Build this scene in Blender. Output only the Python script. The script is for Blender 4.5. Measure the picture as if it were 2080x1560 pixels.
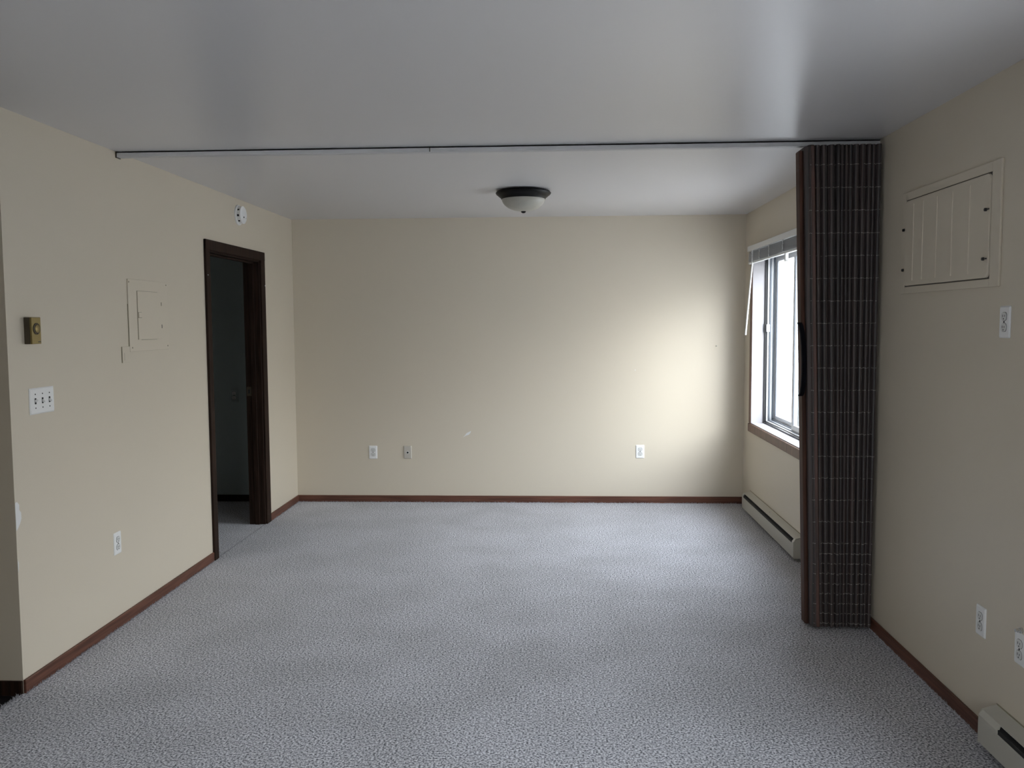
import bpy, bmesh, math, random
from mathutils import Vector, Matrix
random.seed(7)
D = bpy.data
C = bpy.context.scene.collection
for o in list(D.objects): D.objects.remove(o)

# ------------------------------------------------------------------ camera
F_PX, YAW, PITCH, ROLL, CAM_H = 1755.11, 0.04981, -0.07165, -0.005857, 1.5561
XL, XR, YB, YC, H = -2.249, 1.597, 7.372, 3.448, 2.44
WT = 0.12                                   # inner wall thickness
fw = Matrix.Rotation(YAW, 3, 'Z') @ Vector((0, math.cos(PITCH), math.sin(PITCH)))
rt0 = Matrix.Rotation(YAW, 3, 'Z') @ Vector((1, 0, 0))
up0 = rt0.cross(fw)
rt = math.cos(ROLL)*rt0 + math.sin(ROLL)*up0
up = -math.sin(ROLL)*rt0 + math.cos(ROLL)*up0
cam = D.objects.new('camera', D.cameras.new('camera'))
C.objects.link(cam)
cam.data.sensor_width = 36.0
cam.data.lens = F_PX*36/2080
cam.data.clip_start = 0.02
M = Matrix((rt, up, -fw)).transposed().to_4x4()
M.translation = (0, 0, CAM_H)
cam.matrix_world = M
bpy.context.scene.camera = cam

# ------------------------------------------------------------------ sky and exposure
vs = bpy.context.scene.view_settings
vs.view_transform = 'Standard'
vs.look = 'None'
vs.gamma = 1
vs.use_curve_mapping = False
vs.exposure = 0.84
SKY = 13.0
GLOW = 0.40
w = D.worlds.new('sky'); bpy.context.scene.world = w
w.use_nodes = True
nt = w.node_tree; nt.nodes.clear()
tc = nt.nodes.new('ShaderNodeTexCoord'); sp = nt.nodes.new('ShaderNodeSeparateXYZ')
mr = nt.nodes.new('ShaderNodeMapRange'); rp = nt.nodes.new('ShaderNodeValToRGB')
bg = nt.nodes.new('ShaderNodeBackground'); wo = nt.nodes.new('ShaderNodeOutputWorld')
nt.links.new(tc.outputs['Generated'], sp.inputs[0])
nt.links.new(sp.outputs['Z'], mr.inputs['Value'])
mr.inputs['From Min'].default_value = -0.2; mr.inputs['From Max'].default_value = 1.0
nt.links.new(mr.outputs[0], rp.inputs[0])
e = rp.color_ramp.elements                  # overcast sky: dull low horizon, bright from about 20 degrees up
e[0].position = 0.0; e[0].color = (0.12, 0.13, 0.12, 1)
e[1].position = 1.0; e[1].color = (0.64, 0.68, 0.76, 1)
for p_, c_ in ((0.20, (0.26, 0.26, 0.26, 1)), (0.36, (0.53, 0.54, 0.56, 1)), (0.48, (0.72, 0.745, 0.80, 1))):
    n_ = rp.color_ramp.elements.new(p_); n_.color = c_
# the veiled sun: a soft bright patch in the cloud, low and behind the camera side
nv = nt.nodes.new('ShaderNodeVectorMath'); nv.operation = 'NORMALIZE'
dt = nt.nodes.new('ShaderNodeVectorMath'); dt.operation = 'DOT_PRODUCT'
gd = Vector((0.50, -1.0, 0.34)).normalized(); dt.inputs[1].default_value = gd
gm = nt.nodes.new('ShaderNodeMapRange'); gm.interpolation_type = 'SMOOTHSTEP'
gm.inputs['From Min'].default_value = math.cos(math.radians(13)); gm.inputs['From Max'].default_value = math.cos(math.radians(5))
gm.inputs['To Max'].default_value = GLOW
ad = nt.nodes.new('ShaderNodeVectorMath'); ad.operation = 'ADD'
cg = nt.nodes.new('ShaderNodeCombineXYZ')
nt.links.new(tc.outputs['Generated'], nv.inputs[0]); nt.links.new(nv.outputs[0], dt.inputs[0])
nt.links.new(dt.outputs['Value'], gm.inputs['Value'])
for i_ in range(3): nt.links.new(gm.outputs[0], cg.inputs[i_])
nt.links.new(rp.outputs[0], ad.inputs[0]); nt.links.new(cg.outputs[0], ad.inputs[1])
nt.links.new(ad.outputs[0], bg.inputs['Color'])
bg.inputs['Strength'].default_value = SKY
nt.links.new(bg.outputs[0], wo.inputs[0])

WIN = (5.20, 7.05, 0.727, 2.09)             # window_1: y0 y1 z0 z1
WIN2 = (1.05, 2.75, 0.95, 1.90)            # window_2, same wall, outside the frame
for i, (y0, y1, z0, z1) in enumerate((WIN, WIN2)):
    l = D.lights.new('window_portal', 'AREA'); l.shape = 'RECTANGLE'
    l.size = z1-z0; l.size_y = y1-y0
    l.cycles.is_portal = True
    lo = D.objects.new('window_portal', l); C.objects.link(lo)
    lo.location = (XR+0.225, (y0+y1)/2, (z0+z1)/2)
    lo.rotation_euler = (0, math.pi/2, 0)   # local -Z faces -X, into the room
REAR = (-1.35, 0.25, 0.05, 2.05)            # unseen patio door added in the rear wall for fill light
l = D.lights.new('window_portal', 'AREA'); l.shape = 'RECTANGLE'
l.size = REAR[1]-REAR[0]; l.size_y = REAR[3]-REAR[2]; l.cycles.is_portal = True
lo = D.objects.new('window_portal', l); C.objects.link(lo)
lo.location = ((REAR[0]+REAR[1])/2, -2.83, (REAR[2]+REAR[3])/2)
lo.rotation_euler = (math.pi/2, 0, 0)       # local -Z faces +Y

# ------------------------------------------------------------------ materials
def mat(name, col, rough=0.6, metal=0.0, spec=0.5, bump=None, vary=None, coat=0):
    m = D.materials.new(name); m.use_nodes = True
    n = m.node_tree; b = n.nodes['Principled BSDF']
    b.inputs['Base Color'].default_value = (*col, 1)
    b.inputs['Roughness'].default_value = rough
    b.inputs['Metallic'].default_value = metal
    b.inputs['Specular IOR Level'].default_value = spec
    if coat: b.inputs['Coat Weight'].default_value = coat
    t = n.nodes.new('ShaderNodeTexCoord')
    if vary:                                 # (scale, second colour, stretch)
        mp = n.nodes.new('ShaderNodeMapping'); mp.inputs['Scale'].default_value = vary[2]
        no = n.nodes.new('ShaderNodeTexNoise'); no.inputs['Scale'].default_value = vary[0]
        no.inputs['Detail'].default_value = 5
        cr = n.nodes.new('ShaderNodeValToRGB')
        cr.color_ramp.elements[0].position = 0.35; cr.color_ramp.elements[1].position = 0.65
        cr.color_ramp.elements[0].color = (*vary[1], 1); cr.color_ramp.elements[1].color = (*col, 1)
        n.links.new(t.outputs['Object'], mp.inputs[0]); n.links.new(mp.outputs[0], no.inputs['Vector'])
        n.links.new(no.outputs['Fac'], cr.inputs[0]); n.links.new(cr.outputs[0], b.inputs['Base Color'])
    if bump:                                 # (scale, strength, distance)
        no = n.nodes.new('ShaderNodeTexNoise'); no.inputs['Scale'].default_value = bump[0]
        no.inputs['Detail'].default_value = 3
        bp = n.nodes.new('ShaderNodeBump'); bp.inputs['Strength'].default_value = bump[1]
        bp.inputs['Distance'].default_value = bump[2]
        n.links.new(t.outputs['Object'], no.inputs['Vector'])
        n.links.new(no.outputs['Fac'], bp.inputs['Height']); n.links.new(bp.outputs[0], b.inputs['Normal'])
    return m

WALLC = (0.67, 0.597, 0.482)
M_wall = mat('beige_wall_paint', WALLC, 0.42, spec=0.45, bump=(160, 0.12, 0.002), vary=(1.2, (0.66, 0.592, 0.480), (1, 1, 1)))
M_ceil = mat('satin_ceiling_paint', (0.68, 0.67, 0.68), 0.31, spec=0.45, bump=(30, 0.06, 0.002))
M_panelpaint = mat('beige_panel_paint', WALLC, 0.4)
M_track = mat('white_track_paint', (0.62, 0.62, 0.63), 0.4)
M_base = mat('red_brown_stained_wood', (0.155, 0.064, 0.040), 0.45, spec=0.3, vary=(14, (0.080, 0.032, 0.020), (0.25, 0.25, 6)))
M_casing = mat('dark_brown_door_wood', (0.034, 0.018, 0.012), 0.65, spec=0.12, vary=(9, (0.016, 0.009, 0.006), (8, 8, 0.4)))
M_wcasing = mat('brown_window_wood', (0.17, 0.085, 0.055), 0.45, vary=(10, (0.11, 0.055, 0.036), (3, 3, 0.6)))
M_whitepl = mat('white_plastic', (0.86, 0.86, 0.85), 0.35)
M_face = mat('offwhite_socket_plastic', (0.70, 0.70, 0.68), 0.4)
M_beigepl = mat('beige_plastic_plate', (0.56, 0.52, 0.46), 0.4)
M_black = mat('black_plastic', (0.008, 0.008, 0.010), 0.45)
M_slot = mat('dark_slot', (0.02, 0.02, 0.02), 0.8)
M_metal = mat('steel', (0.6, 0.6, 0.6), 0.25, metal=1)
M_brass = mat('brass_thermostat_face', (0.25, 0.19, 0.075), 0.42, metal=0.7)
M_brassd = mat('dark_bronze_plastic', (0.06, 0.045, 0.025), 0.45)
M_bronze = mat('oil_rubbed_bronze', (0.005, 0.0045, 0.0045), 0.4, spec=0.2)
M_glassbowl = mat('frosted_alabaster_glass', (0.52, 0.50, 0.44), 0.4, vary=(7, (0.42, 0.41, 0.36), (1, 1, 1.5)))
M_heater = mat('cream_heater_enamel', (0.50, 0.48, 0.42), 0.36)
M_alu = mat('white_window_vinyl', (0.70, 0.71, 0.73), 0.35)
M_alud = mat('grey_window_track', (0.16, 0.18, 0.21), 0.4, metal=0.3)
M_blind = mat('white_blind_metal', (0.70, 0.70, 0.68), 0.35)
M_sillw = mat('white_reveal_paint', (0.42, 0.405, 0.42), 0.5)
M_thread = mat('pale_woven_thread', (0.42, 0.39, 0.36), 0.8)
M_slat = mat('dark_brown_wood_slats', (0.085, 0.060, 0.054), 0.5, vary=(5, (0.045, 0.042, 0.043), (22, 22, 0.15)))
M_post = mat('brown_lead_post_wood', (0.095, 0.044, 0.030), 0.6, spec=0.2, vary=(6, (0.05, 0.025, 0.018), (10, 10, 0.5)))
M_vinyl = mat('black_vinyl_floor', (0.012, 0.011, 0.012), 0.35)
M_ground = mat('outdoor_concrete', (0.30, 0.29, 0.28), 0.9, vary=(0.6, (0.29, 0.285, 0.275), (1, 1, 1)))
M_chip = mat('bare_white_plaster', (0.80, 0.80, 0.79), 0.8)
M_seam = mat('dark_seam', (0.10, 0.09, 0.075), 0.8)
M_seamp = mat('painted_over_seam', (0.30, 0.27, 0.19), 0.8)
def glass():
    m = D.materials.new('window_glass'); m.use_nodes = True
    n = m.node_tree; n.nodes.clear()
    o = n.nodes.new('ShaderNodeOutputMaterial'); mx = n.nodes.new('ShaderNodeMixShader')
    tr = n.nodes.new('ShaderNodeBsdfTransparent'); gl = n.nodes.new('ShaderNodeBsdfGlossy')
    lw = n.nodes.new('ShaderNodeLayerWeight'); lw.inputs['Blend'].default_value = 0.5
    pw = n.nodes.new('ShaderNodeMath'); pw.operation = 'POWER'; pw.inputs[1].default_value = 5
    fr = n.nodes.new('ShaderNodeMath'); fr.operation = 'MULTIPLY_ADD'; fr.inputs[1].default_value = 0.8; fr.inputs[2].default_value = 0.03
    n.links.new(lw.outputs['Facing'], pw.inputs[0]); n.links.new(pw.outputs[0], fr.inputs[0])
    tr.inputs['Color'].default_value = (0.94, 0.96, 0.96, 1); gl.inputs['Roughness'].default_value = 0.02
    n.links.new(fr.outputs[0], mx.inputs[0]); n.links.new(tr.outputs[0], mx.inputs[1])
    n.links.new(gl.outputs[0], mx.inputs[2]); n.links.new(mx.outputs[0], o.inputs[0])
    return m
M_glass = glass()
def carpet():
    m = D.materials.new('speckled_grey_carpet'); m.use_nodes = True
    n = m.node_tree; b = n.nodes['Principled BSDF']
    b.inputs['Roughness'].default_value = 0.95; b.inputs['Specular IOR Level'].default_value = 0.1
    b.inputs['Sheen Weight'].default_value = 0.25; b.inputs['Sheen Roughness'].default_value = 0.4
    t = n.nodes.new('ShaderNodeTexCoord')
    n1 = n.nodes.new('ShaderNodeTexNoise'); n1.inputs['Scale'].default_value = 118; n1.inputs['Detail'].default_value = 2.5; n1.inputs['Roughness'].default_value = 0.65
    n3 = n.nodes.new('ShaderNodeTexNoise'); n3.inputs['Scale'].default_value = 2.2; n3.inputs['Detail'].default_value = 4
    cr = n.nodes.new('ShaderNodeValToRGB')
    e = cr.color_ramp.elements
    e[0].position = 0.36; e[0].color = (0.055, 0.055, 0.064, 1)
    e[1].position = 0.68; e[1].color = (0.90, 0.90, 0.93, 1)
    k = e.new(0.50); k.color = (0.47, 0.467, 0.50, 1)
    k = e.new(0.44); k.color = (0.26, 0.26, 0.285, 1)
    mx = n.nodes.new('ShaderNodeMix'); mx.data_type = 'RGBA'; mx.blend_type = 'MULTIPLY'; mx.inputs['Factor'].default_value = 1
    c2 = n.nodes.new('ShaderNodeValToRGB')
    c2.color_ramp.elements[0].position = 0.36; c2.color_ramp.elements[0].color = (0.86, 0.86, 0.85, 1)
    c2.color_ramp.elements[1].position = 0.62; c2.color_ramp.elements[1].color = (1, 1, 1, 1)
    L = n.links.new
    L(t.outputs['Object'], n1.inputs['Vector']); L(t.outputs['Object'], n3.inputs['Vector'])
    L(n1.outputs['Fac'], cr.inputs[0]); L(n3.outputs['Fac'], c2.inputs[0])
    L(cr.outputs[0], mx.inputs[6]); L(c2.outputs[0], mx.inputs[7]); L(mx.outputs[2], b.inputs['Base Color'])
    bp = n.nodes.new('ShaderNodeBump'); bp.inputs['Strength'].default_value = 0.7; bp.inputs['Distance'].default_value = 0.006
    L(n1.outputs['Fac'], bp.inputs['Height']); L(bp.outputs[0], b.inputs['Normal'])
    return m
M_carpet = carpet()
M_tuft = mat('carpet_fibre', (0.42, 0.42, 0.45), 0.95)

# ------------------------------------------------------------------ mesh helpers
class MB:
    def __init__(s): s.v = []; s.f = []; s.smooth = False
    def add(s, vs_, fs_):
        o = len(s.v); s.v += [tuple(v) for v in vs_]; s.f += [tuple(i+o for i in f) for f in fs_]; return s
    def box(s, x0, x1, y0, y1, z0, z1):
        x0, x1 = sorted((x0, x1)); y0, y1 = sorted((y0, y1)); z0, z1 = sorted((z0, z1))
        return s.add([(x0,y0,z0),(x1,y0,z0),(x1,y1,z0),(x0,y1,z0),(x0,y0,z1),(x1,y0,z1),(x1,y1,z1),(x0,y1,z1)],
                     [(0,3,2,1),(4,5,6,7),(0,1,5,4),(1,2,6,5),(2,3,7,6),(3,0,4,7)])
    def prism(s, pts, axis, a, b):
        # closed 2-D outline extruded along an axis
        n = len(pts)
        def P(p, t): return {0: (t, p[0], p[1]), 1: (p[0], t, p[1]), 2: (p[0], p[1], t)}[axis]
        return s.add([P(p, a) for p in pts] + [P(p, b) for p in pts],
                     [tuple(range(n))[::-1], tuple(range(n, 2*n))] + [(i, (i+1) % n, n+(i+1) % n, n+i) for i in range(n)])
    def lathe(s, prof, c, axis='z', seg=48):
        # prof: (radius, height) pairs from start to end; axis 'z','x','-x','y' is the height direction
        o = len(s.v)
        for r, h in prof:
            for k in range(seg):
                a = 2*math.pi*k/seg; p, q = r*math.cos(a), r*math.sin(a)
                d = {'z': (p, q, h), 'x': (h, p, q), '-x': (-h, q, p), 'y': (q, h, p), '-y': (p, -h, q)}[axis]
                s.v.append((c[0]+d[0], c[1]+d[1], c[2]+d[2]))
        for j in range(len(prof)-1):
            for k in range(seg):
                k2 = (k+1) % seg
                s.f.append((o+j*seg+k, o+j*seg+k2, o+(j+1)*seg+k2, o+(j+1)*seg+k))
        s.f.append(tuple(o+k for k in range(seg))[::-1]); s.f.append(tuple(o+(len(prof)-1)*seg+k for k in range(seg)))
        s.smooth = True
        return s
    def tube(s, a, b, r, seg=12, r2=None):
        a, b = Vector(a), Vector(b); d = (b-a).normalized()
        u = d.orthogonal().normalized(); v = d.cross(u); o = len(s.v); r2 = r if r2 is None else r2
        for p, rr in ((a, r), (b, r2)):
            for k in range(seg):
                t = 2*math.pi*k/seg; s.v.append(tuple(p + rr*(math.cos(t)*u + math.sin(t)*v)))
        for k in range(seg): s.f.append((o+k, o+(k+1) % seg, o+seg+(k+1) % seg, o+seg+k))
        s.f.append(tuple(o+k for k in range(seg))[::-1]); s.f.append(tuple(o+seg+k for k in range(seg)))
        return s
    def build(s, name, m, parent=None, bevel=0, origin=None, bseg=2):
        me = D.meshes.new(name)
        og = Vector(origin) if origin else Vector((0, 0, 0))
        me.from_pydata([tuple(Vector(v)-og) for v in s.v], [], s.f)
        bm = bmesh.new(); bm.from_mesh(me); bmesh.ops.recalc_face_normals(bm, faces=bm.faces)
        if s.smooth:
            for f in bm.faces: f.smooth = True
            for ed in bm.edges:
                if len(ed.link_faces) == 2 and ed.calc_face_angle(0) > 0.6: ed.smooth = False
        bm.to_mesh(me); bm.free()
        me.materials.append(m)
        o = D.objects.new(name, me); C.objects.link(o)
        o.location = og
        if parent:
            o.parent = parent
            if origin is not None: o.location = og
        if bevel:
            md = o.modifiers.new('bevel', 'BEVEL'); md.width = bevel; md.segments = bseg
            md.limit_method = 'ANGLE'; md.angle_limit = math.radians(40)
        return o
def box(name, m, b, parent=None, bevel=0): return MB().box(*b).build(name, m, parent, bevel)
def struct(o): o['kind'] = 'structure'; return o
def tag(o, label, cat, group=None):
    o['label'] = label; o['category'] = cat
    if group: o['group'] = group
    return o
def empty(name, loc, rz=0, label=None, cat=None, group=None):
    o = D.objects.new(name, None); o.empty_display_size = 0.05; C.objects.link(o)
    o.location = loc; o.rotation_euler.z = rz
    if label: tag(o, label, cat, group)
    return o

# ------------------------------------------------------------------ room shell
X0, Y0 = -5.0, -2.6                         # hall side and rear limits
XO = XR+0.203                                # outer face of the window wall
DOOR = (5.545, 6.530, 2.040)                # doorway opening y0 y1 top

m = MB().box(XL-0.003, XR, Y0, YB, -0.10, 0).box(XL-WT, XL, DOOR[0], DOOR[1], -0.10, 0).box(X0, XL-WT, 4.3, YB, -0.10, 0)
floor = struct(m.build('floor', M_carpet))
# loose pile sticking up along the skirting boards and the ragged cut edge by the hall
def tufts(segs, name):
    t = MB()
    for (ax, ay, bx, by, n, h, s) in segs:
        for i in range(n):
            k = random.random(); x = ax+(bx-ax)*k+random.gauss(0, s); y = ay+(by-ay)*k+random.gauss(0, s)
            hh = h*random.uniform(0.3, 1)**1.5; r = random.uniform(0.001, 0.0025)
            lx, ly = random.gauss(0, hh*0.5), random.gauss(0, hh*0.5)
            t.add([(x-r, y-r, -0.002), (x+r, y-r, -0.002), (x, y+r, -0.002), (x+lx, y+ly, hh)], [(0,1,3), (1,2,3), (2,0,3)])
    o = t.build(name, M_tuft, floor); o['kind'] = 'stuff'; return o
tufts([(XL+.012, YC, XL+.012, DOOR[0]-.07, 1300, .014, .003), (XL+.012, DOOR[1]+.06, XL+.012, YB, 420, .014, .003),
       (XL+.012, YB-.014, XR-.06, YB-.014, 1700, .013, .003), (XR-.014, 3.15, XR-.014, 4.4, 500, .012, .003),
       (XL-.004, 2.6, XL-.004, YC-.01, 900, .014, .006), (XL, DOOR[1]-.008, XL-WT, DOOR[1]-.008, 80, .01, .002)], 'pile_edge')

struct(MB().box(X0, XL-0.003, Y0, YC, -0.11, -0.008).build('floor_hall', M_vinyl))
struct(MB().box(X0-.2, XO, Y0-.2, YB+.2, H, H+0.15).build('ceiling', M_ceil))
w_left = struct(MB().box(XL-WT, XL, YC, DOOR[0], -0.1, H).box(XL-WT, XL, DOOR[0], DOOR[1], DOOR[2], H)
                .box(XL-WT, XL, DOOR[1], YB, -0.1, H).build('wall_left', M_wall))
w_back = struct(MB().box(XL-WT, XO, YB, YB+.2, -0.1, H).build('wall_back', M_wall))
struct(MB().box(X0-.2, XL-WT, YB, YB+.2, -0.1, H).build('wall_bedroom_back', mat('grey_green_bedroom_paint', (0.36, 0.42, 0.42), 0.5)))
def holed(y0, y1, z0, z1, holes, xa, xb):
    b = MB(); y = y0
    for (a, c, d, e_) in sorted(holes):
        b.box(xa, xb, y, a, z0, z1); b.box(xa, xb, a, c, z0, d); b.box(xa, xb, a, c, e_, z1); y = c
    return b.box(xa, xb, y, y1, z0, z1)
w_right = struct(holed(Y0, YB, -0.1, H, [WIN, WIN2], XR, XO).build('wall_right', M_wall))
struct(MB().box(X0-.2, REAR[0], Y0-.2, Y0, -0.1, H).box(REAR[1], XO, Y0-.2, Y0, -0.1, H).box(REAR[0], REAR[1], Y0-.2, Y0, -0.1, REAR[2])
       .box(REAR[0], REAR[1], Y0-.2, Y0, REAR[3], H).build('wall_rear', M_wall))
struct(MB().box(-3.4, -1.78, 2.10, 2.22, -0.1, H).build('light_block_wall', M_wall))  # unseen wall stub, added to keep rear light off the hall wall
d2 = struct(empty('fill_light_door', ((REAR[0]+REAR[1])/2, Y0-.12, 0)))  # frame and glass of the added rear door, a fill light opening
for o_ in (MB().box(REAR[0], REAR[0]+.06, Y0-.15, Y0-.10, REAR[2], REAR[3]), MB().box(REAR[1]-.06, REAR[1], Y0-.15, Y0-.10, REAR[2], REAR[3]),
           MB().box(REAR[0], REAR[1], Y0-.15, Y0-.10, REAR[2], REAR[2]+.08), MB().box(REAR[0], REAR[1], Y0-.15, Y0-.10, REAR[3]-.07, REAR[3]),
           MB().box(-.60, -.50, Y0-.15, Y0-.10, REAR[2], REAR[3])):
    c_ = o_.build('door_frame', M_alu, d2); c_.location = -d2.location
c_ = MB().box(REAR[0]+.05, REAR[1]-.05, Y0-.128, Y0-.124, REAR[2]+.07, REAR[3]-.06).build('glass_pane', M_glass, d2); c_.location = -d2.location
struct(MB().box(X0-.2, X0, Y0, YB, -0.1, H).build('wall_hall_end', M_wall))
struct(MB().box(X0, XL-WT, YC, YC+WT, -0.1, H).build('wall_hall', M_wall))
struct(MB().box(X0, XL-WT, 4.2, 4.3, -0.1, H).build('wall_bedroom', M_wall))
struct(MB().box(-60, 70, -60, 70, -0.6, -0.45).build('ground', M_ground))

# marks on the walls: bare plaster where paint tore off
def blob(pts, axis, at, th, name, m_, parent):
    return MB().prism(pts, axis, at, at+th).build(name, m_, parent)
blob([(3.449, .815), (3.462, .817), (3.476, .803), (3.475, .780), (3.486, .768), (3.487, .742), (3.476, .722), (3.460, .704), (3.449, .697)],
     0, XL-.0005, .0015, 'torn_paint_patch', M_chip, w_left)
blob([(3.449, .575), (3.455, .560), (3.453, .535), (3.449, .520)], 0, XL-.0005, .0015, 'torn_paint_patch', M_chip, w_left)
blob([(-.796, .565), (-.776, .583), (-.762, .603), (-.735, .616), (-.722, .622), (-.729, .604), (-.744, .588), (-.766, .582)],
     1, YB-.0012, .002, 'torn_paint_patch', M_chip, w_back)
blob([(.678, 1.145), (.684, 1.147), (.685, 1.140), (.679, 1.139)], 1, YB-.001, .002, 'torn_paint_patch', M_chip, w_back)

# baseboards
BH, BT = 0.058, 0.012
def bboard(name, b, m_=M_base): return struct(box(name, m_, b, None, 0.003))
bboard('baseboard_left', (XL, XL+BT, YC, DOOR[0]-.065, -.002, BH))
bboard('baseboard_left', (XL, XL+BT, DOOR[1]+.088, YB-BT, -.002, BH))
bboard('baseboard_back', (XL, XR-.001, YB-BT, YB, -.002, BH))
M_baseR = M_base
bboard('baseboard_right', (XR-BT, XR, 3.125, 5.50, -.002, BH))
bboard('baseboard_right', (XR-BT, XR, 7.10, YB-BT, -.002, BH))
bboard('baseboard_hall', (X0, XL, YC-BT, YC, -.010, BH-.002), M_casing)
bboard('baseboard_bedroom', (X0, XL-WT, YB-BT, YB, -.002, BH), M_casing)

# ------------------------------------------------------------------ doorway
d1 = struct(empty('door_1', (XL, (DOOR[0]+DOOR[1])/2, 0)))
def P(mb, name, m_, parent, bevel=0):       # part in world coordinates under an unrotated parent
    o = mb.build(name, m_, parent, bevel); base = parent
    off = Vector((0, 0, 0))
    while base is not None: off += base.location; base = base.parent
    o.location = -off
    return o
ct = 0.016
P(MB().box(XL, XL+ct, DOOR[0]-.062, DOOR[0]+.006, 0, 2.098), 'casing', M_casing, d1, .004)
P(MB().box(XL, XL+ct, DOOR[1]-.006, DOOR[1]+.085, 0, 2.098), 'casing', M_casing, d1, .004)
P(MB().box(XL, XL+ct+.001, DOOR[0]-.062, DOOR[1]+.085, DOOR[2]-.006, 2.100), 'casing', M_casing, d1, .004)
P(MB().box(XL-WT-.002, XL+.002, DOOR[0], DOOR[0]+.018, 0, DOOR[2]), 'jamb', M_casing, d1, .002)
P(MB().box(XL-WT-.002, XL+.002, DOOR[1]-.018, DOOR[1], 0, DOOR[2]), 'jamb', M_casing, d1, .002)
P(MB().box(XL-WT-.002, XL+.002, DOOR[0]+.018, DOOR[1]-.018, DOOR[2]-.018, DOOR[2]), 'jamb', M_casing, d1, .002)
P(MB().box(XL-.075, XL-.040, DOOR[1]-.030, DOOR[1]-.018, 0, DOOR[2]-.018), 'door_stop', M_casing, d1, .002)
P(MB().box(XL-.075, XL-.040, DOOR[0]+.018, DOOR[0]+.030, 0, DOOR[2]-.018), 'door_stop', M_casing, d1, .002)
P(MB().box(XL-.075, XL-.040, DOOR[0]+.018, DOOR[1]-.018, DOOR[2]-.030, DOOR[2]-.018), 'door_stop', M_casing, d1, .002)
sp_ = P(MB().box(XL-.116, XL-.080, DOOR[1]-.021, DOOR[1]-.018, 1.0, 1.07), 'strike_plate', M_brassd, d1, .001)
P(MB().box(XL-.106, XL-.092, DOOR[1]-.0215, DOOR[1]-.0205, 1.02, 1.05), 'latch_hole', M_slot, sp_)
P(MB().box(XL+.012, XL+.018, DOOR[1]+.070, DOOR[1]+.084, 1.842, 1.850), 'paint_nick', M_chip, d1)
P(MB().box(XL+.012, XL+.018, DOOR[0]-.046, DOOR[0]-.036, 1.868, 1.873), 'paint_nick', M_chip, d1)

# ------------------------------------------------------------------ window
def make_window(name, W, stile, detail=True):
    y0, y1, z0, z1 = W
    wn = struct(empty(name, (XR, (y0+y1)/2, z0)))
    cw = 0.058; cx = XR-.018
    P(MB().box(cx, XR, y1, y1+cw, z0, z1), 'casing', M_wcasing, wn, .003)
    P(MB().box(cx, XR, y0-cw, y0, z0, z1), 'casing', M_wcasing, wn, .003)
    P(MB().box(cx, XR, y0-cw, y1+cw, z1, z1+cw+.012), 'casing', M_wcasing, wn, .003)
    P(MB().box(cx-.006, XR, y0-cw, y1+cw+.004, z0-.072, z0-.004), 'sill_casing', M_wcasing, wn, .006)
    a, b = XR-.012, 1.683                    # painted reveal
    P(MB().box(a, b, y0, y1, z0-.012, z0+.003), 'window_sill', M_sillw, wn, .001)
    P(MB().box(a, b, y1-.004, y1+.002, z0, z1), 'reveal', M_sillw, wn)
    P(MB().box(a, b, y0-.002, y0+.004, z0, z1), 'reveal', M_sillw, wn)
    P(MB().box(a, b, y0, y1, z1-.004, z1+.002), 'reveal', M_sillw, wn)
    # black weather strip, then the stepped vinyl frame
    def ring(x0, x1, t0, t1, mm, nm, ya=y0, yb=y1):
        q = MB().box(x0, x1, ya+t0, ya+t1, z0+t0, z1-t0).box(x0, x1, yb-t1, yb-t0, z0+t0, z1-t0)
        q.box(x0, x1, ya+t0, yb-t0, z0+t0, z0+t1).box(x0, x1, ya+t0, yb-t0, z1-t1, z1-t0)
        return P(q, nm, mm, wn, .0015)
    ring(1.680, 1.702, -.002, .014, M_black, 'weather_strip')
    ring(1.700, 1.716, -.002, .022, M_alu, 'window_frame')
    ring(1.716, 1.728, -.002, .030, M_alud, 'frame_track')
    ring(1.728, 1.744, -.002, .026, M_alu, 'window_frame')
    ring(1.744, 1.756, -.002, .034, M_alud, 'frame_track')
    ring(1.756, 1.790, -.002, .030, M_alu, 'window_frame')
    def sash(xa, xb, ya, yb, nm):
        s_ = empty(nm, ((xa+xb)/2-XR, (ya+yb)/2-(y0+y1)/2, 0)); s_.parent = wn
        t = .042; z0_, z1_ = z0+.026, z1-.026
        def Q(mb, n2, mm, bv=0): return P(mb, n2, mm, s_, bv)
        Q(MB().box(xa, xb, ya, ya+t, z0_, z1_), 'stile', M_alu, .003)
        Q(MB().box(xa, xb, yb-t, yb, z0_, z1_), 'stile', M_alu, .003)
        Q(MB().box(xa, xb, ya+t, yb-t, z0_, z0_+t).box(xa, xb, ya+t, yb-t, z1_-t, z1_), 'rail', M_alu, .003)
        Q(MB().box(xa-.001, xa+.006, ya+t-.004, ya+t+.003, z0_+t, z1_-t).box(xa-.001, xa+.006, yb-t-.003, yb-t+.004, z0_+t, z1_-t), 'gasket', M_alud)
        xm = (xa+xb)/2
        Q(MB().box(xm-.0015, xm+.0015, ya+t, yb-t, z0_+t, z1_-t), 'glass_pane', M_glass)
        return s_
    far = sash(1.762, 1.786, stile-.03, y1-.028, 'fixed_sash')
    near = sash(1.726, 1.752, y0+.028, stile+.05, 'sliding_sash')
    if detail:
        P(MB().box(1.675, 1.700, y1-.020, y1-.010, 1.46, 1.53), 'sash_latch', M_black, wn, .002)
        P(MB().box(1.690, 1.718, y1-.036, y1-.020, 1.465, 1.525), 'latch_lever', M_alu, wn, .002)
    return wn
make_window('window_1', WIN, 6.33)
make_window('window_2', WIN2, 1.85, False)

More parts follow.
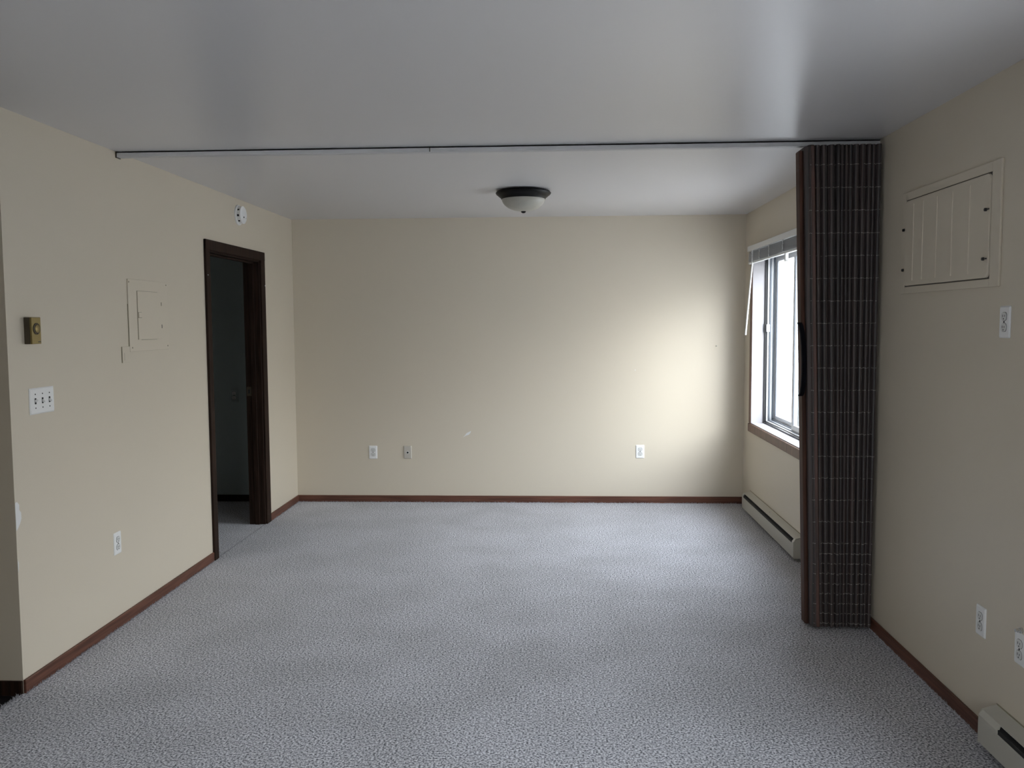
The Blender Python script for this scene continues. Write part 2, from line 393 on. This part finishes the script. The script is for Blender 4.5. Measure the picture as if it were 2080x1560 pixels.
# mini blind, pulled all the way up
bl = empty('window_blind', (1.552, 6.12, 2.145), 0, 'white mini blind pulled all the way up at the top of the window', 'blind')
hy0, hy1 = 5.22, 7.01
P(MB().box(1.534, 1.576, hy0, hy1, 2.104, 2.142), 'headrail', M_blind, bl, .003)
P(MB().box(1.530, 1.534, hy0, hy1, 2.100, 2.140), 'valance', M_blind, bl, .001)
sl = MB()
for k in range(3):
    sl.box(1.538, 1.563, hy0+.008, hy1-.008, 2.083+k*.006, 2.0842+k*.006)
for k in range(21):
    z = 2.020+k*.0029; j = random.uniform(-.0012, .0012)
    sl.box(1.538+j, 1.563+j, hy0+.008, hy1-.008, z, z+.0011)
P(sl, 'slat_stack', mat('grey_blind_slats', (0.52, 0.53, 0.55), 0.4), bl)  # slats a cooler, darker grey than the headrail
P(MB().box(1.537, 1.564, hy0+.006, hy1-.006, 2.003, 2.016), 'bottom_rail', M_blind, bl, .003)
for yy in (5.55, 5.95, 6.33, 6.62, 6.86):
    cd = MB(); pz = [2.100, 2.085, 2.072, 2.058, 2.044, 2.030, 2.016]; po = [0, .006, -.004, .007, -.003, .005, 0]
    for i in range(6): cd.tube((1.533, yy+po[i]*1.6, pz[i]), (1.533, yy+po[i+1]*1.6, pz[i+1]), .0038, 6)
    P(cd, 'ladder_cord', M_blind, bl)
P(MB().tube((1.532, 6.83, 2.10), (1.530, 6.83, 2.00), .003, 8).tube((1.530, 6.83, 2.00), (1.485, 6.83, 1.445), .0065, 10), 'tilt_wand', M_whitepl, bl)
P(MB().box(1.540, 1.560, 5.90, 5.93, 1.95, 2.003).tube((1.548, 5.915, 1.96), (1.560, 5.905, 1.05), .0025, 6).tube((1.552, 5.895, 1.96), (1.563, 5.890, 1.02), .0025, 6), 'lift_cord', M_whitepl, bl)

# ------------------------------------------------------------------ track and accordion door
TY = 4.40
tr = empty('folding_door_track', ((XL+XR)/2, TY, H), 0, 'long white metal track running wall to wall across the ceiling', 'track')
P(MB().box(XL+.004, XR, TY, TY+.005, 2.414, H).box(XL+.004, XR, TY+.035, TY+.040, 2.414, H).box(XL+.004, XR, TY, TY+.040, 2.432, H)
  .box(XL+.004, XR, TY, TY+.017, 2.412, 2.416).box(XL+.004, XR, TY+.023, TY+.040, 2.412, 2.416), 'rail', M_track, tr, .001)
P(MB().box(XL, XL+.006, TY-.002, TY+.042, 2.408, H), 'end_bracket', M_brassd, tr)
P(MB().box(-.63, -.625, TY-.001, TY+.001, 2.414, 2.436), 'joint', M_seam, tr)

fd = empty('accordion_door', (1.42, TY+.05, 0), 0, 'dark brown woven slat accordion door folded open against the right wall', 'folding door')
ZB, ZT = 0.012, 2.405
def lean(z):                                 # the stack leans: the lead edge drifts right towards the floor
    return (1-z/ZT)
def fold_x(u, z):                            # u: 0 lead edge .. 1 wall
    x0 = 1.2306 + 0.071*lean(z)
    return x0 + (XR-.012-x0)*u
nf = 13
slats, threads, backs = MB(), MB(), MB()
ys_front = [4.322+random.uniform(0, .016) for _ in range(nf+1)]
centre = []                                  # (u, y) path of the zig-zag
us = []
acc = 0
for i in range(nf):
    us.append(acc); acc += random.uniform(.7, 1.35)
us = [u/acc for u in us] + [1.0]
path = []
for i in range(nf):
    u0, u1 = us[i], us[i+1]; d = (u1-u0); yf = ys_front[i]; yb = 4.52+random.uniform(-.01, .01)
    path += [(u0+d*.02, yb), (u0+d*.10, yf+.014), (u0+d*.24, yf+.002), (u0+d*.50, yf), (u0+d*.74, yf+.003), (u0+d*.88, yf+.015), (u0+d*.97, yb)]
zs = [ZB, .6, 1.2, 1.8, ZT]
def W(u, y, z): return (fold_x(u, z), y, z)
L_ = 0.36
rows = [.030+.051*i for i in range(8)] + [.44+.110*i for i in range(18)]
rows = [z for z in rows if z < ZT-.02]
for i in range(len(path)-1):
    (ua, ya), (ub, yb) = path[i], path[i+1]
    dx, dy = (ub-ua)*L_, yb-ya; ln = math.hypot(dx, dy); n = max(1, round(ln/.0085))
    nx, ny = dy/ln, -dx/ln                   # outward (towards the camera side for front pieces)
    if n == 1 and ln < .004: n = 1
    for k in range(n):
        t0, t1 = (k+.06)/n, (k+.94)/n
        a = (ua+(ub-ua)*t0, ya+dy*t0); b = (ua+(ub-ua)*t1, ya+dy*t1)
        tk = .0022+random.uniform(0, .0012)
        vs_ = []
        for z in zs:
            for (q, s) in ((a, 0), (b, 0), (b, 1), (a, 1)):
                X, Y, Z = W(q[0], q[1], z)
                vs_.append((X-nx*tk*(1-2*s)*.5, Y-ny*tk*(1-2*s)*.5, Z))
        fs_ = [(0, 1, 2, 3), tuple(4*(len(zs)-1)+j for j in (3, 2, 1, 0))]
        for r in range(len(zs)-1):
            for j in range(4): fs_.append((4*r+j, 4*r+(j+1) % 4, 4*r+4+(j+1) % 4, 4*r+4+j))
        slats.add(vs_, fs_)
        ymid = (a[1]+b[1])/2
        if ymid < 4.40:                      # woven threads across the slats that can be seen
            for z in rows:
                if random.random() < .30: continue
                zz = z+random.uniform(-.0015, .0015)
                A = W(a[0], a[1], zz); B = W(b[0], b[1], zz); h = .0012; e2 = tk*.5+.0009
                sg = -1 if (nx*0+ny) > 0 else 1
                pts = []
                for q in (A, B):
                    for (oo, hz) in ((-e2, -h), (e2, -h), (e2, h), (-e2, h)):
                        pts.append((q[0]+nx*oo, q[1]+ny*oo, q[2]+hz))
                threads.add(pts, [(0,1,2,3), (7,6,5,4), (0,4,5,1), (1,5,6,2), (2,6,7,3), (3,7,4,0)])
# dark cloth backing keeps the gaps between slats closed
vs_, fs_ = [], []
for (u, y) in path:
    for z in zs: vs_.append(W(u, y+.0006, z))
nz = len(zs)
for i in range(len(path)-1):
    for r in range(nz-1): fs_.append((i*nz+r, (i+1)*nz+r, (i+1)*nz+r+1, i*nz+r+1))
backs.add(vs_, fs_)
P(slats, 'slat_panel', M_slat, fd)
P(threads, 'weaving_thread', M_thread, fd)
P(backs, 'backing_cloth', M_black, fd)
# lead post: rounded brown stile, follows the lean
def sweep(prof, z0, z1, xoff):
    b = MB(); zz = [z0, .6, 1.2, 1.8, z1]; n = len(prof); vv, ff = [], []
    for z in zz:
        for (dx, y) in prof: vv.append((fold_x(0, z)+xoff+dx, y, z))
    ff += [tuple(range(n))[::-1], tuple((len(zz)-1)*n+j for j in range(n))]
    for r in range(len(zz)-1):
        for j in range(n): ff.append((r*n+j, r*n+(j+1) % n, (r+1)*n+(j+1) % n, (r+1)*n+j))
    return b.add(vv, ff)
P(sweep([(-.034, 4.372), (-.026, 4.366), (-.016, 4.368), (-.010, 4.376), (-.010, 4.432), (-.034, 4.432)], .016, 2.385, 0), 'lead_post', M_post, fd, .003)
P(sweep([(-.014, 4.345), (.004, 4.338), (.012, 4.350), (.012, 4.49), (-.014, 4.49)], .014, 2.400, 0), 'post_strip', M_slat, fd, .003)
P(sweep([(.012, 4.326), (.026, 4.322), (.032, 4.335), (.030, 4.42), (.014, 4.42)], .014, 2.402, 0), 'edge_strip', mat('reddish_edge_strip', (0.125, 0.055, 0.040), .5, vary=(6, (0.05, 0.028, 0.022), (4, 4, .8))), fd, .002)
# pull handle: black flexible strip with flared ends
hp = [(1.545, -.010), (1.530, -.003), (1.49, .004), (1.43, .008), (1.36, .010), (1.29, .008), (1.23, .004), (1.195, -.001), (1.180, -.010)]
hb = MB(); vv, ff = [], []
for i, (z, dx) in enumerate(hp):
    xx = fold_x(0, z)-.042+dx
    for (ox, oy) in ((0, 4.346), (.020, 4.346), (.020, 4.362), (0, 4.366)): vv.append((xx+ox-.004, oy, z))
for i in range(len(hp)-1):
    for j in range(4): ff.append((4*i+j, 4*i+(j+1) % 4, 4*i+4+(j+1) % 4, 4*i+4+j))
ff += [(0, 1, 2, 3), tuple(4*(len(hp)-1)+j for j in (3, 2, 1, 0))]
P(hb.add(vv, ff), 'pull_handle', mat('matte_black_strap', (0.006, 0.006, 0.009), 0.9, spec=0.1), fd, .001)
P(MB().box(1.236, 1.239, 4.362, 4.370, 1.34, 1.40).box(1.240, 1.243, 4.362, 4.370, 1.30, 1.37), 'latch', M_metal, fd)
for u in (.06, .3, .55, .8):
    xx = fold_x(u, ZT)
    P(MB().tube((xx, TY+.020, 2.390), (xx, TY+.020, 2.4115), .003, 8), 'hanger_pin', M_metal, fd)

# ------------------------------------------------------------------ ceiling light
cl = empty('ceiling_light', (-.21, 5.90, H), 0, 'round flush ceiling light with dark bronze rim and frosted glass bowl', 'ceiling light')
m_ = MB().lathe([(.10, 0), (.150, -.002), (.178, -.008), (.187, -.018), (.184, -.026), (.172, -.036), (.152, -.052), (.148, -.060), (.140, -.058), (.138, -.03), (.10, -.02)], (0, 0, 0), seg=72)
m_.build('rim', M_bronze, cl)
pr = [(.146, -.052)] + [(.146*math.cos(a), -.054-.086*math.sin(a)) for a in [i*math.pi/2/12 for i in range(0, 12)]] + [(.004, -.140)]
MB().lathe(pr, (0, 0, 0), seg=72).build('glass_bowl', M_glassbowl, cl)
MB().lathe([(.008, -.134), (.0155, -.138), (.017, -.142), (.014, -.147), (.008, -.151), (.001, -.152)], (0, 0, 0), seg=24).build('finial', M_bronze, cl)

# ------------------------------------------------------------------ smoke detector on the left wall
sd = empty('smoke_detector', (XL, 6.11, 2.325), 0, 'round white smoke detector high on left wall above the doorway', 'smoke detector')
MB().lathe([(.071, 0), (.072, .004), (.071, .010), (.066, .012), (.058, .012)], (0, 0, 0), 'x', 48).build('base', M_whitepl, sd)
MB().lathe([(.0555, .014), (.0555, .027)], (0, 0, 0), 'x', 48).build('vent_ring', M_slot, sd)
gp = []
for k in range(24):
    a = 2*math.pi*k/24; rr_ = .0525 if k % 3 == 0 else .0590
    gp += [(rr_*math.cos(a+t), rr_*math.sin(a+t)) for t in (.04, .22)]
MB().prism(gp, 0, .010, .031).build('vent_grille', M_whitepl, sd)
MB().lathe([(.058, .029), (.062, .032), (.062, .040), (.054, .046), (.040, .049), (.001, .050)], (0, 0, 0), 'x', 48).build('cover', M_whitepl, sd)
MB().lathe([(.006, .0485), (.006, .0515), (.001, .052)], (0, -.018, -.018), 'x', 16).build('test_button', M_slot, sd)
MB().lathe([(.004, .0475), (.004, .0505), (.001, .051)], (0, .026, -.020), 'x', 12).build('indicator_light', M_beigepl, sd)

# ------------------------------------------------------------------ plates (local frame: +X right, -Y out of the wall, Z up, origin = centre on the wall)
def rrect(w_, h_, r, n=4):
    pts = []
    for cx, cz, a0 in ((w_/2-r, h_/2-r, 0), (-w_/2+r, h_/2-r, 90), (-w_/2+r, -h_/2+r, 180), (w_/2-r, -h_/2+r, 270)):
        for i in range(n+1):
            a = math.radians(a0+90*i/n); pts.append((cx+r*math.cos(a), cz+r*math.sin(a)))
    return pts
def plate_mb(w_, h_, t=.0055):
    b = MB(); o = rrect(w_, h_, .004); i = rrect(w_-.010, h_-.010, .004); n = len(o)
    b.add([(x, 0, z) for x, z in o] + [(x, -.002, z) for x, z in o] + [(x, -t, z) for x, z in i],
          [tuple(range(n))] + [(k, (k+1) % n, n+(k+1) % n, n+k) for k in range(n)] +
          [(n+k, n+(k+1) % n, 2*n+(k+1) % n, 2*n+k) for k in range(n)] + [tuple(range(2*n, 3*n))])
    return b
def make_outlet(loc, rz, label, mp=M_whitepl, h=.114, w_=.072):
    r = empty('wall_outlet', loc, rz, label, 'outlet', 'duplex wall outlets')
    plate_mb(w_, h).build('cover_plate', mp, r)
    for s in (1, -1):
        pts = [(x, z+s*.0195) for x, z in rrect(.034, .029, .011, 5)]
        # narrow dark joint around each socket, then the socket face
        rg = [(x*1.07, s*.0195+(z-s*.0195)*1.07) for x, z in pts]
        f = MB().prism(pts, 1, -.0082, -.004).build('socket', M_face, r)
        MB().prism(rg, 1, -.0060, -.004).build('socket_joint', M_slot, f)
        for dx, hh in ((-.0063, .0085), (.0063, .0070)):
            MB().box(dx-.0012, dx+.0012, -.0086, -.0075, s*.0195+.002-hh/2, s*.0195+.002+hh/2).build('slot', M_slot, f)
        MB().prism([(x, z+s*.0195-.0085) for x, z in rrect(.0052, .0052, .0024, 3)], 1, -.0086, -.0075).build('ground_hole', M_slot, f)
    MB().lathe([(.0033, .004), (.0033, .0068), (.002, .0075)], (0, 0, 0), '-y', 12).build('screw', M_slot, r)
    return r
R_, L90 = math.pi/2, -math.pi/2
# rz: back wall 0 ; left wall faces +X -> -Y maps to +X : rz = +90 ; right wall faces -X : rz = -90
make_outlet((-1.578, YB, .4355), 0, 'white duplex outlet low on back wall, furthest left, left of beige jack plate')
make_outlet((.725, YB, .445), 0, 'white duplex outlet low on back wall toward the window corner')
make_outlet((XL, 4.264, .435), R_, 'white duplex outlet low on left wall between door and hall corner')
make_outlet((XR, 3.155, 1.546), L90, 'white duplex outlet high on right wall, below the painted square cover panel')
make_outlet((XR, 3.254, .426), L90, 'white duplex outlet low on right wall above the baseboard corner')
make_outlet((-2.79, YB, .932), 0, 'dim outlet on the dark room wall seen through the doorway', mp=mat('painted_grey_plate', (0.38, 0.44, 0.44), .5))  # plate painted close to the bedroom wall's grey-green
po = make_outlet((XR, 2.978, .424), L90, 'cut off white outlet plate at the right frame edge, coax stub above', h=.112)
# coax stub just above that plate
cx = empty('coax_connector', (XR, 2.975, .492), L90, 'silver coax connector sticking out of right wall above the cut off plate', 'connector')
MB().lathe([(.010, 0), (.010, .004), (.0075, .005), (.0075, .016), (.0055, .017), (.0055, .024)], (0, 0, 0), '-y', 12).build('threaded_barrel', M_metal, cx)
MB().lathe([(.0105, .003), (.0105, .009)], (0, 0, 0), '-y', 6).build('hex_nut', M_metal, cx)

# beige coax / phone jack plate
jp = empty('jack_plate', (-1.275, YB, .436), 0, 'beige wall plate with single dark round jack hole on back wall', 'wall plate')
plate_mb(.070, .114, .007).build('cover_plate', M_beigepl, jp)
jk = MB().lathe([(.013, .006), (.013, .0085), (.009, .009)], (0, 0, -.002), '-y', 24).build('jack_rim', M_face, jp)
MB().lathe([(.0085, .0088), (.0085, .0095), (.001, .0096)], (0, 0, -.002), '-y', 20).build('jack_hole', M_slot, jk)
for s in (1, -1): MB().lathe([(.003, .006), (.003, .0078), (.001, .008)], (0, 0, s*.030), '-y', 10).build('screw', M_beigepl, jp)

# triple switch
sw = empty('light_switch', (XL, 3.667, 1.226), R_, 'white three gang toggle switch plate on left wall below the thermostat', 'switch')
plate_mb(.180, .114).build('cover_plate', M_whitepl, sw)
for k, st in enumerate((1, -1, -1)):
    x = (k-1)*.052
    MB().prism([(p+x, q) for p, q in rrect(.011, .026, .002)], 1, -.0062, -.004).build('toggle_slot', M_slot, sw)
    tg = MB().add([(x-.0042, -.004, -.006), (x+.0042, -.004, -.006), (x+.0042, -.004, .006), (x-.0042, -.004, .006),
                   (x-.0036, -.019, st*.007-.003), (x+.0036, -.019, st*.007-.003), (x+.0036, -.019, st*.007+.003), (x-.0036, -.019, st*.007+.003)],
                  [(0,1,2,3), (4,7,6,5), (0,4,5,1), (1,5,6,2), (2,6,7,3), (3,7,4,0)])
    tg.build('toggle', M_whitepl, sw, .0008)
    for s in (1, -1): MB().lathe([(.003, .004), (.003, .0065), (.001, .007)], (x, 0, s*.030), '-y', 10).build('screw', M_slot, sw)

# thermostat
th = empty('thermostat', (XL, 3.597, 1.531), R_, 'small gold thermostat with round dial on the left wall', 'thermostat')
MB().box(-.033, .033, -.026, 0, -.057, .057).build('body', M_brassd, th, .002)
MB().box(-.033, .033, -.035, -.026, -.057, .057).build('front_cover', M_brass, th, .002)
dl = MB().lathe([(.0245, .034), (.0245, .0375), (.023, .0385), (.001, .039)], (0, 0, .008), '-y', 32).build('dial', M_brassd, th)
MB().lathe([(.0175, .038), (.0175, .0405), (.016, .0415), (.001, .042)], (0, 0, .008), '-y', 32).build('dial_knob', M_brass, dl)
MB().box(-.002, .002, -.0405, -.038, -.0155, -.010).build('pointer', M_slot, dl)
MB().box(.010, .028, -.0356, -.034, -.050, -.046).build('maker_badge', M_black, th)

# breaker panel painted over
bp_ = empty('breaker_panel', (XL, 4.697, 1.603), R_, 'breaker panel painted beige like the wall, left of the doorway', 'breaker panel')
MB().box(-.231, .231, -.006, 0, -.193, .192).build('cover_plate', M_panelpaint, bp_, .002)
dr = MB().box(-.137, .139, -.010, -.006, -.130, .131).build('door', M_panelpaint, bp_, .001)
MB().box(-.1395, -.1365, -.0075, -.0055, -.130, .131).build('door_gap', M_seamp, bp_)
MB().box(-.137, .10, -.0085, -.0055, .131, .1325).build('door_gap', M_seamp, bp_)
MB().box(-.10, .08, -.0085, -.0055, -.1325, -.131).build('door_gap', M_seamp, bp_)
MB().box(-.234, -.231, -.003, 0, -.188, .06).build('edge_gap', M_seamp, bp_)
MB().box(-.135, -.100, -.014, -.010, -.012, .016).build('latch', M_panelpaint, dr, .002)
MB().box(-.1365, -.0985, -.0105, -.0095, -.0135, .0175).build('latch_outline', M_seamp, dr)
MB().box(-.104, -.1025, -.0128, -.010, -.010, .014).build('latch_slot', M_seamp, dr)
for zz in (.066, -.060): MB().box(.137, .1405, -.012, -.006, zz-.010, zz+.010).build('hinge', M_seamp if zz > 0 else M_seam, dr)
for (a, b) in ((-.222, .176), (-.205, -.172), (.215, .176), (.215, -.172)):
    MB().lathe([(.004, .005), (.004, .0075), (.002, .008)], (a, 0, b), '-y', 12).build('screw', M_seamp, bp_)
bc = empty('blank_cover', (XL, 4.424, 1.397), R_, 'small blank painted cover at lower left corner of the breaker panel', 'wall plate')
MB().box(-.038, .040, -.005, 0, -.042, .042).build('cover_plate', M_panelpaint, bc, .001)
MB().box(-.041, -.038, -.004, 0, -.042, .042).build('edge_gap', M_seamp, bc)
MB().box(-.020, -.0185, -.0055, -.0045, -.030, .010).build('crease', M_seamp, bc)

# ------------------------------------------------------------------ wall sleeve cover on the right wall
ac = empty('wall_vent_cover', (XR, 3.64, 1.90), L90, 'beige painted square cover panel with four black clips, high on right wall', 'cover panel')
# local x runs towards the camera
fo = (-.440, .440, -.226, .228); fi = (-.402, .374, -.196, .192)
q = MB().box(fo[0], fi[0], -.009, 0, fo[2], fo[3]).box(fi[1], fo[1], -.009, 0, fo[2], fo[3])
q.box(fi[0], fi[1], -.009, 0, fo[2], fi[2]).box(fi[0], fi[1], -.009, 0, fi[3], fo[3])
q.build('frame', M_panelpaint, ac, .002)
MB().prism([(x+(fi[0]+fi[1])/2, z+(fi[2]+fi[3])/2) for x, z in rrect(fi[1]-fi[0], fi[3]-fi[2], .002)], 1, -.005, 0).build('panel_seam', M_seam, ac)  # dark sheet showing in the seam around the panel
ins = .0045
door = MB().prism([(x+(fi[0]+fi[1])/2, z+(fi[2]+fi[3])/2) for x, z in rrect(fi[1]-fi[0]-2*ins, fi[3]-fi[2]-2*ins, .022, 6)], 1, -.013, -.003).build('panel', M_panelpaint, ac, .002)
for xx in (-.305, -.205, -.07, .07, .215):
    MB().prism([(xx-.006, -.0128), (xx+.006, -.0128), (xx+.002, -.0152), (xx-.002, -.0152)], 2, -.170, .166).build('ridge', M_panelpaint, door)
for (xx, zz, d) in ((-.398, .060, 1), (-.398, -.120, 1), (.350, .057, -1), (.342, -.122, -1)):
    c_ = MB().tube((xx, -.014, zz), (xx, -.022, zz), .006, 10)
    c_.box(min(xx, xx-d*.026), max(xx, xx-d*.026), -.020, -.0165, zz-.0022, zz+.0022) if d < 0 else c_.box(xx-.004, xx+.010, -.020, -.0165, zz-.002, zz+.006)
    c_.build('clip', M_black, ac)

# ------------------------------------------------------------------ baseboard heaters
def heater(y0, y1, label, e0, e1, name='baseboard_heater'):
    dpt = .066; xf = XR-dpt; zb, zt = .022, .165
    h = empty(name, (XR, (y0+y1)/2, 0), 0, label, 'heater', 'electric baseboard heaters')
    def Q(mb, n, mm, bv=0): return P(mb, n, mm, h, bv)
    # back and sloped top
    Q(MB().prism([(XR, zb), (XR-.004, zb), (XR-.004, zt-.004), (xf+.012, zt-.020), (xf+.012, zt-.016), (XR-.004, zt), (XR, zt)], 1, y0, y1), 'back_panel', M_heater)
    Q(MB().box(xf, xf+.003, y0+.002, y1-.002, zb+.006, zt-.048), 'front_panel', M_heater, .001)
    Q(MB().box(xf+.004, xf+.050, y0+.004, y1-.004, zb+.02, zt-.034), 'heating_element', M_slot)
    # end caps
    ec = [(XR, zb), (xf, zb), (xf, zt-.040), (xf+.010, zt-.018), (XR-.004, zt+.001), (XR, zt+.001)]
    Q(MB().prism(ec, 1, y0, y0+.0035), 'end_cap', M_heater)
    Q(MB().prism(ec, 1, y1-.0035, y1), 'end_cap', M_heater)
    for a, b in ((y0+.003, y0+e0), (y1-e1, y1-.003)):
        Q(MB().prism([(xf+.0035, zt-.050), (xf-.0005, zt-.048), (xf-.0005, zt-.036), (xf+.012, zt-.018), (xf+.014, zt-.022)], 1, a, b), 'end_cover', M_heater)
    Q(MB().tube((XR-.030, (y0+y1)/2, zt-.010), (XR-.030, (y0+y1)/2, zt-.0055), .004, 10), 'screw', M_metal)
    Q(MB().box(XR-.003, XR-.001, y0, y1, zt, zt+.004), 'wall_gap', M_seamp)
    return h
heater(5.56, 7.09, 'long cream baseboard heater under the window, partly behind the accordion door', .035, .035)
heater(1.45, 3.120, 'cream baseboard heater at the bottom right, cut off by the frame', .08, .13)
# tiny nail in back wall
nl = MB().tube((1.361, YB, 1.343), (1.361, YB-.022, 1.348), .0035, 8).build('wall_hook', M_beigepl)
tag(nl, 'tiny bent nail left in the sunlit right end of back wall', 'nail')
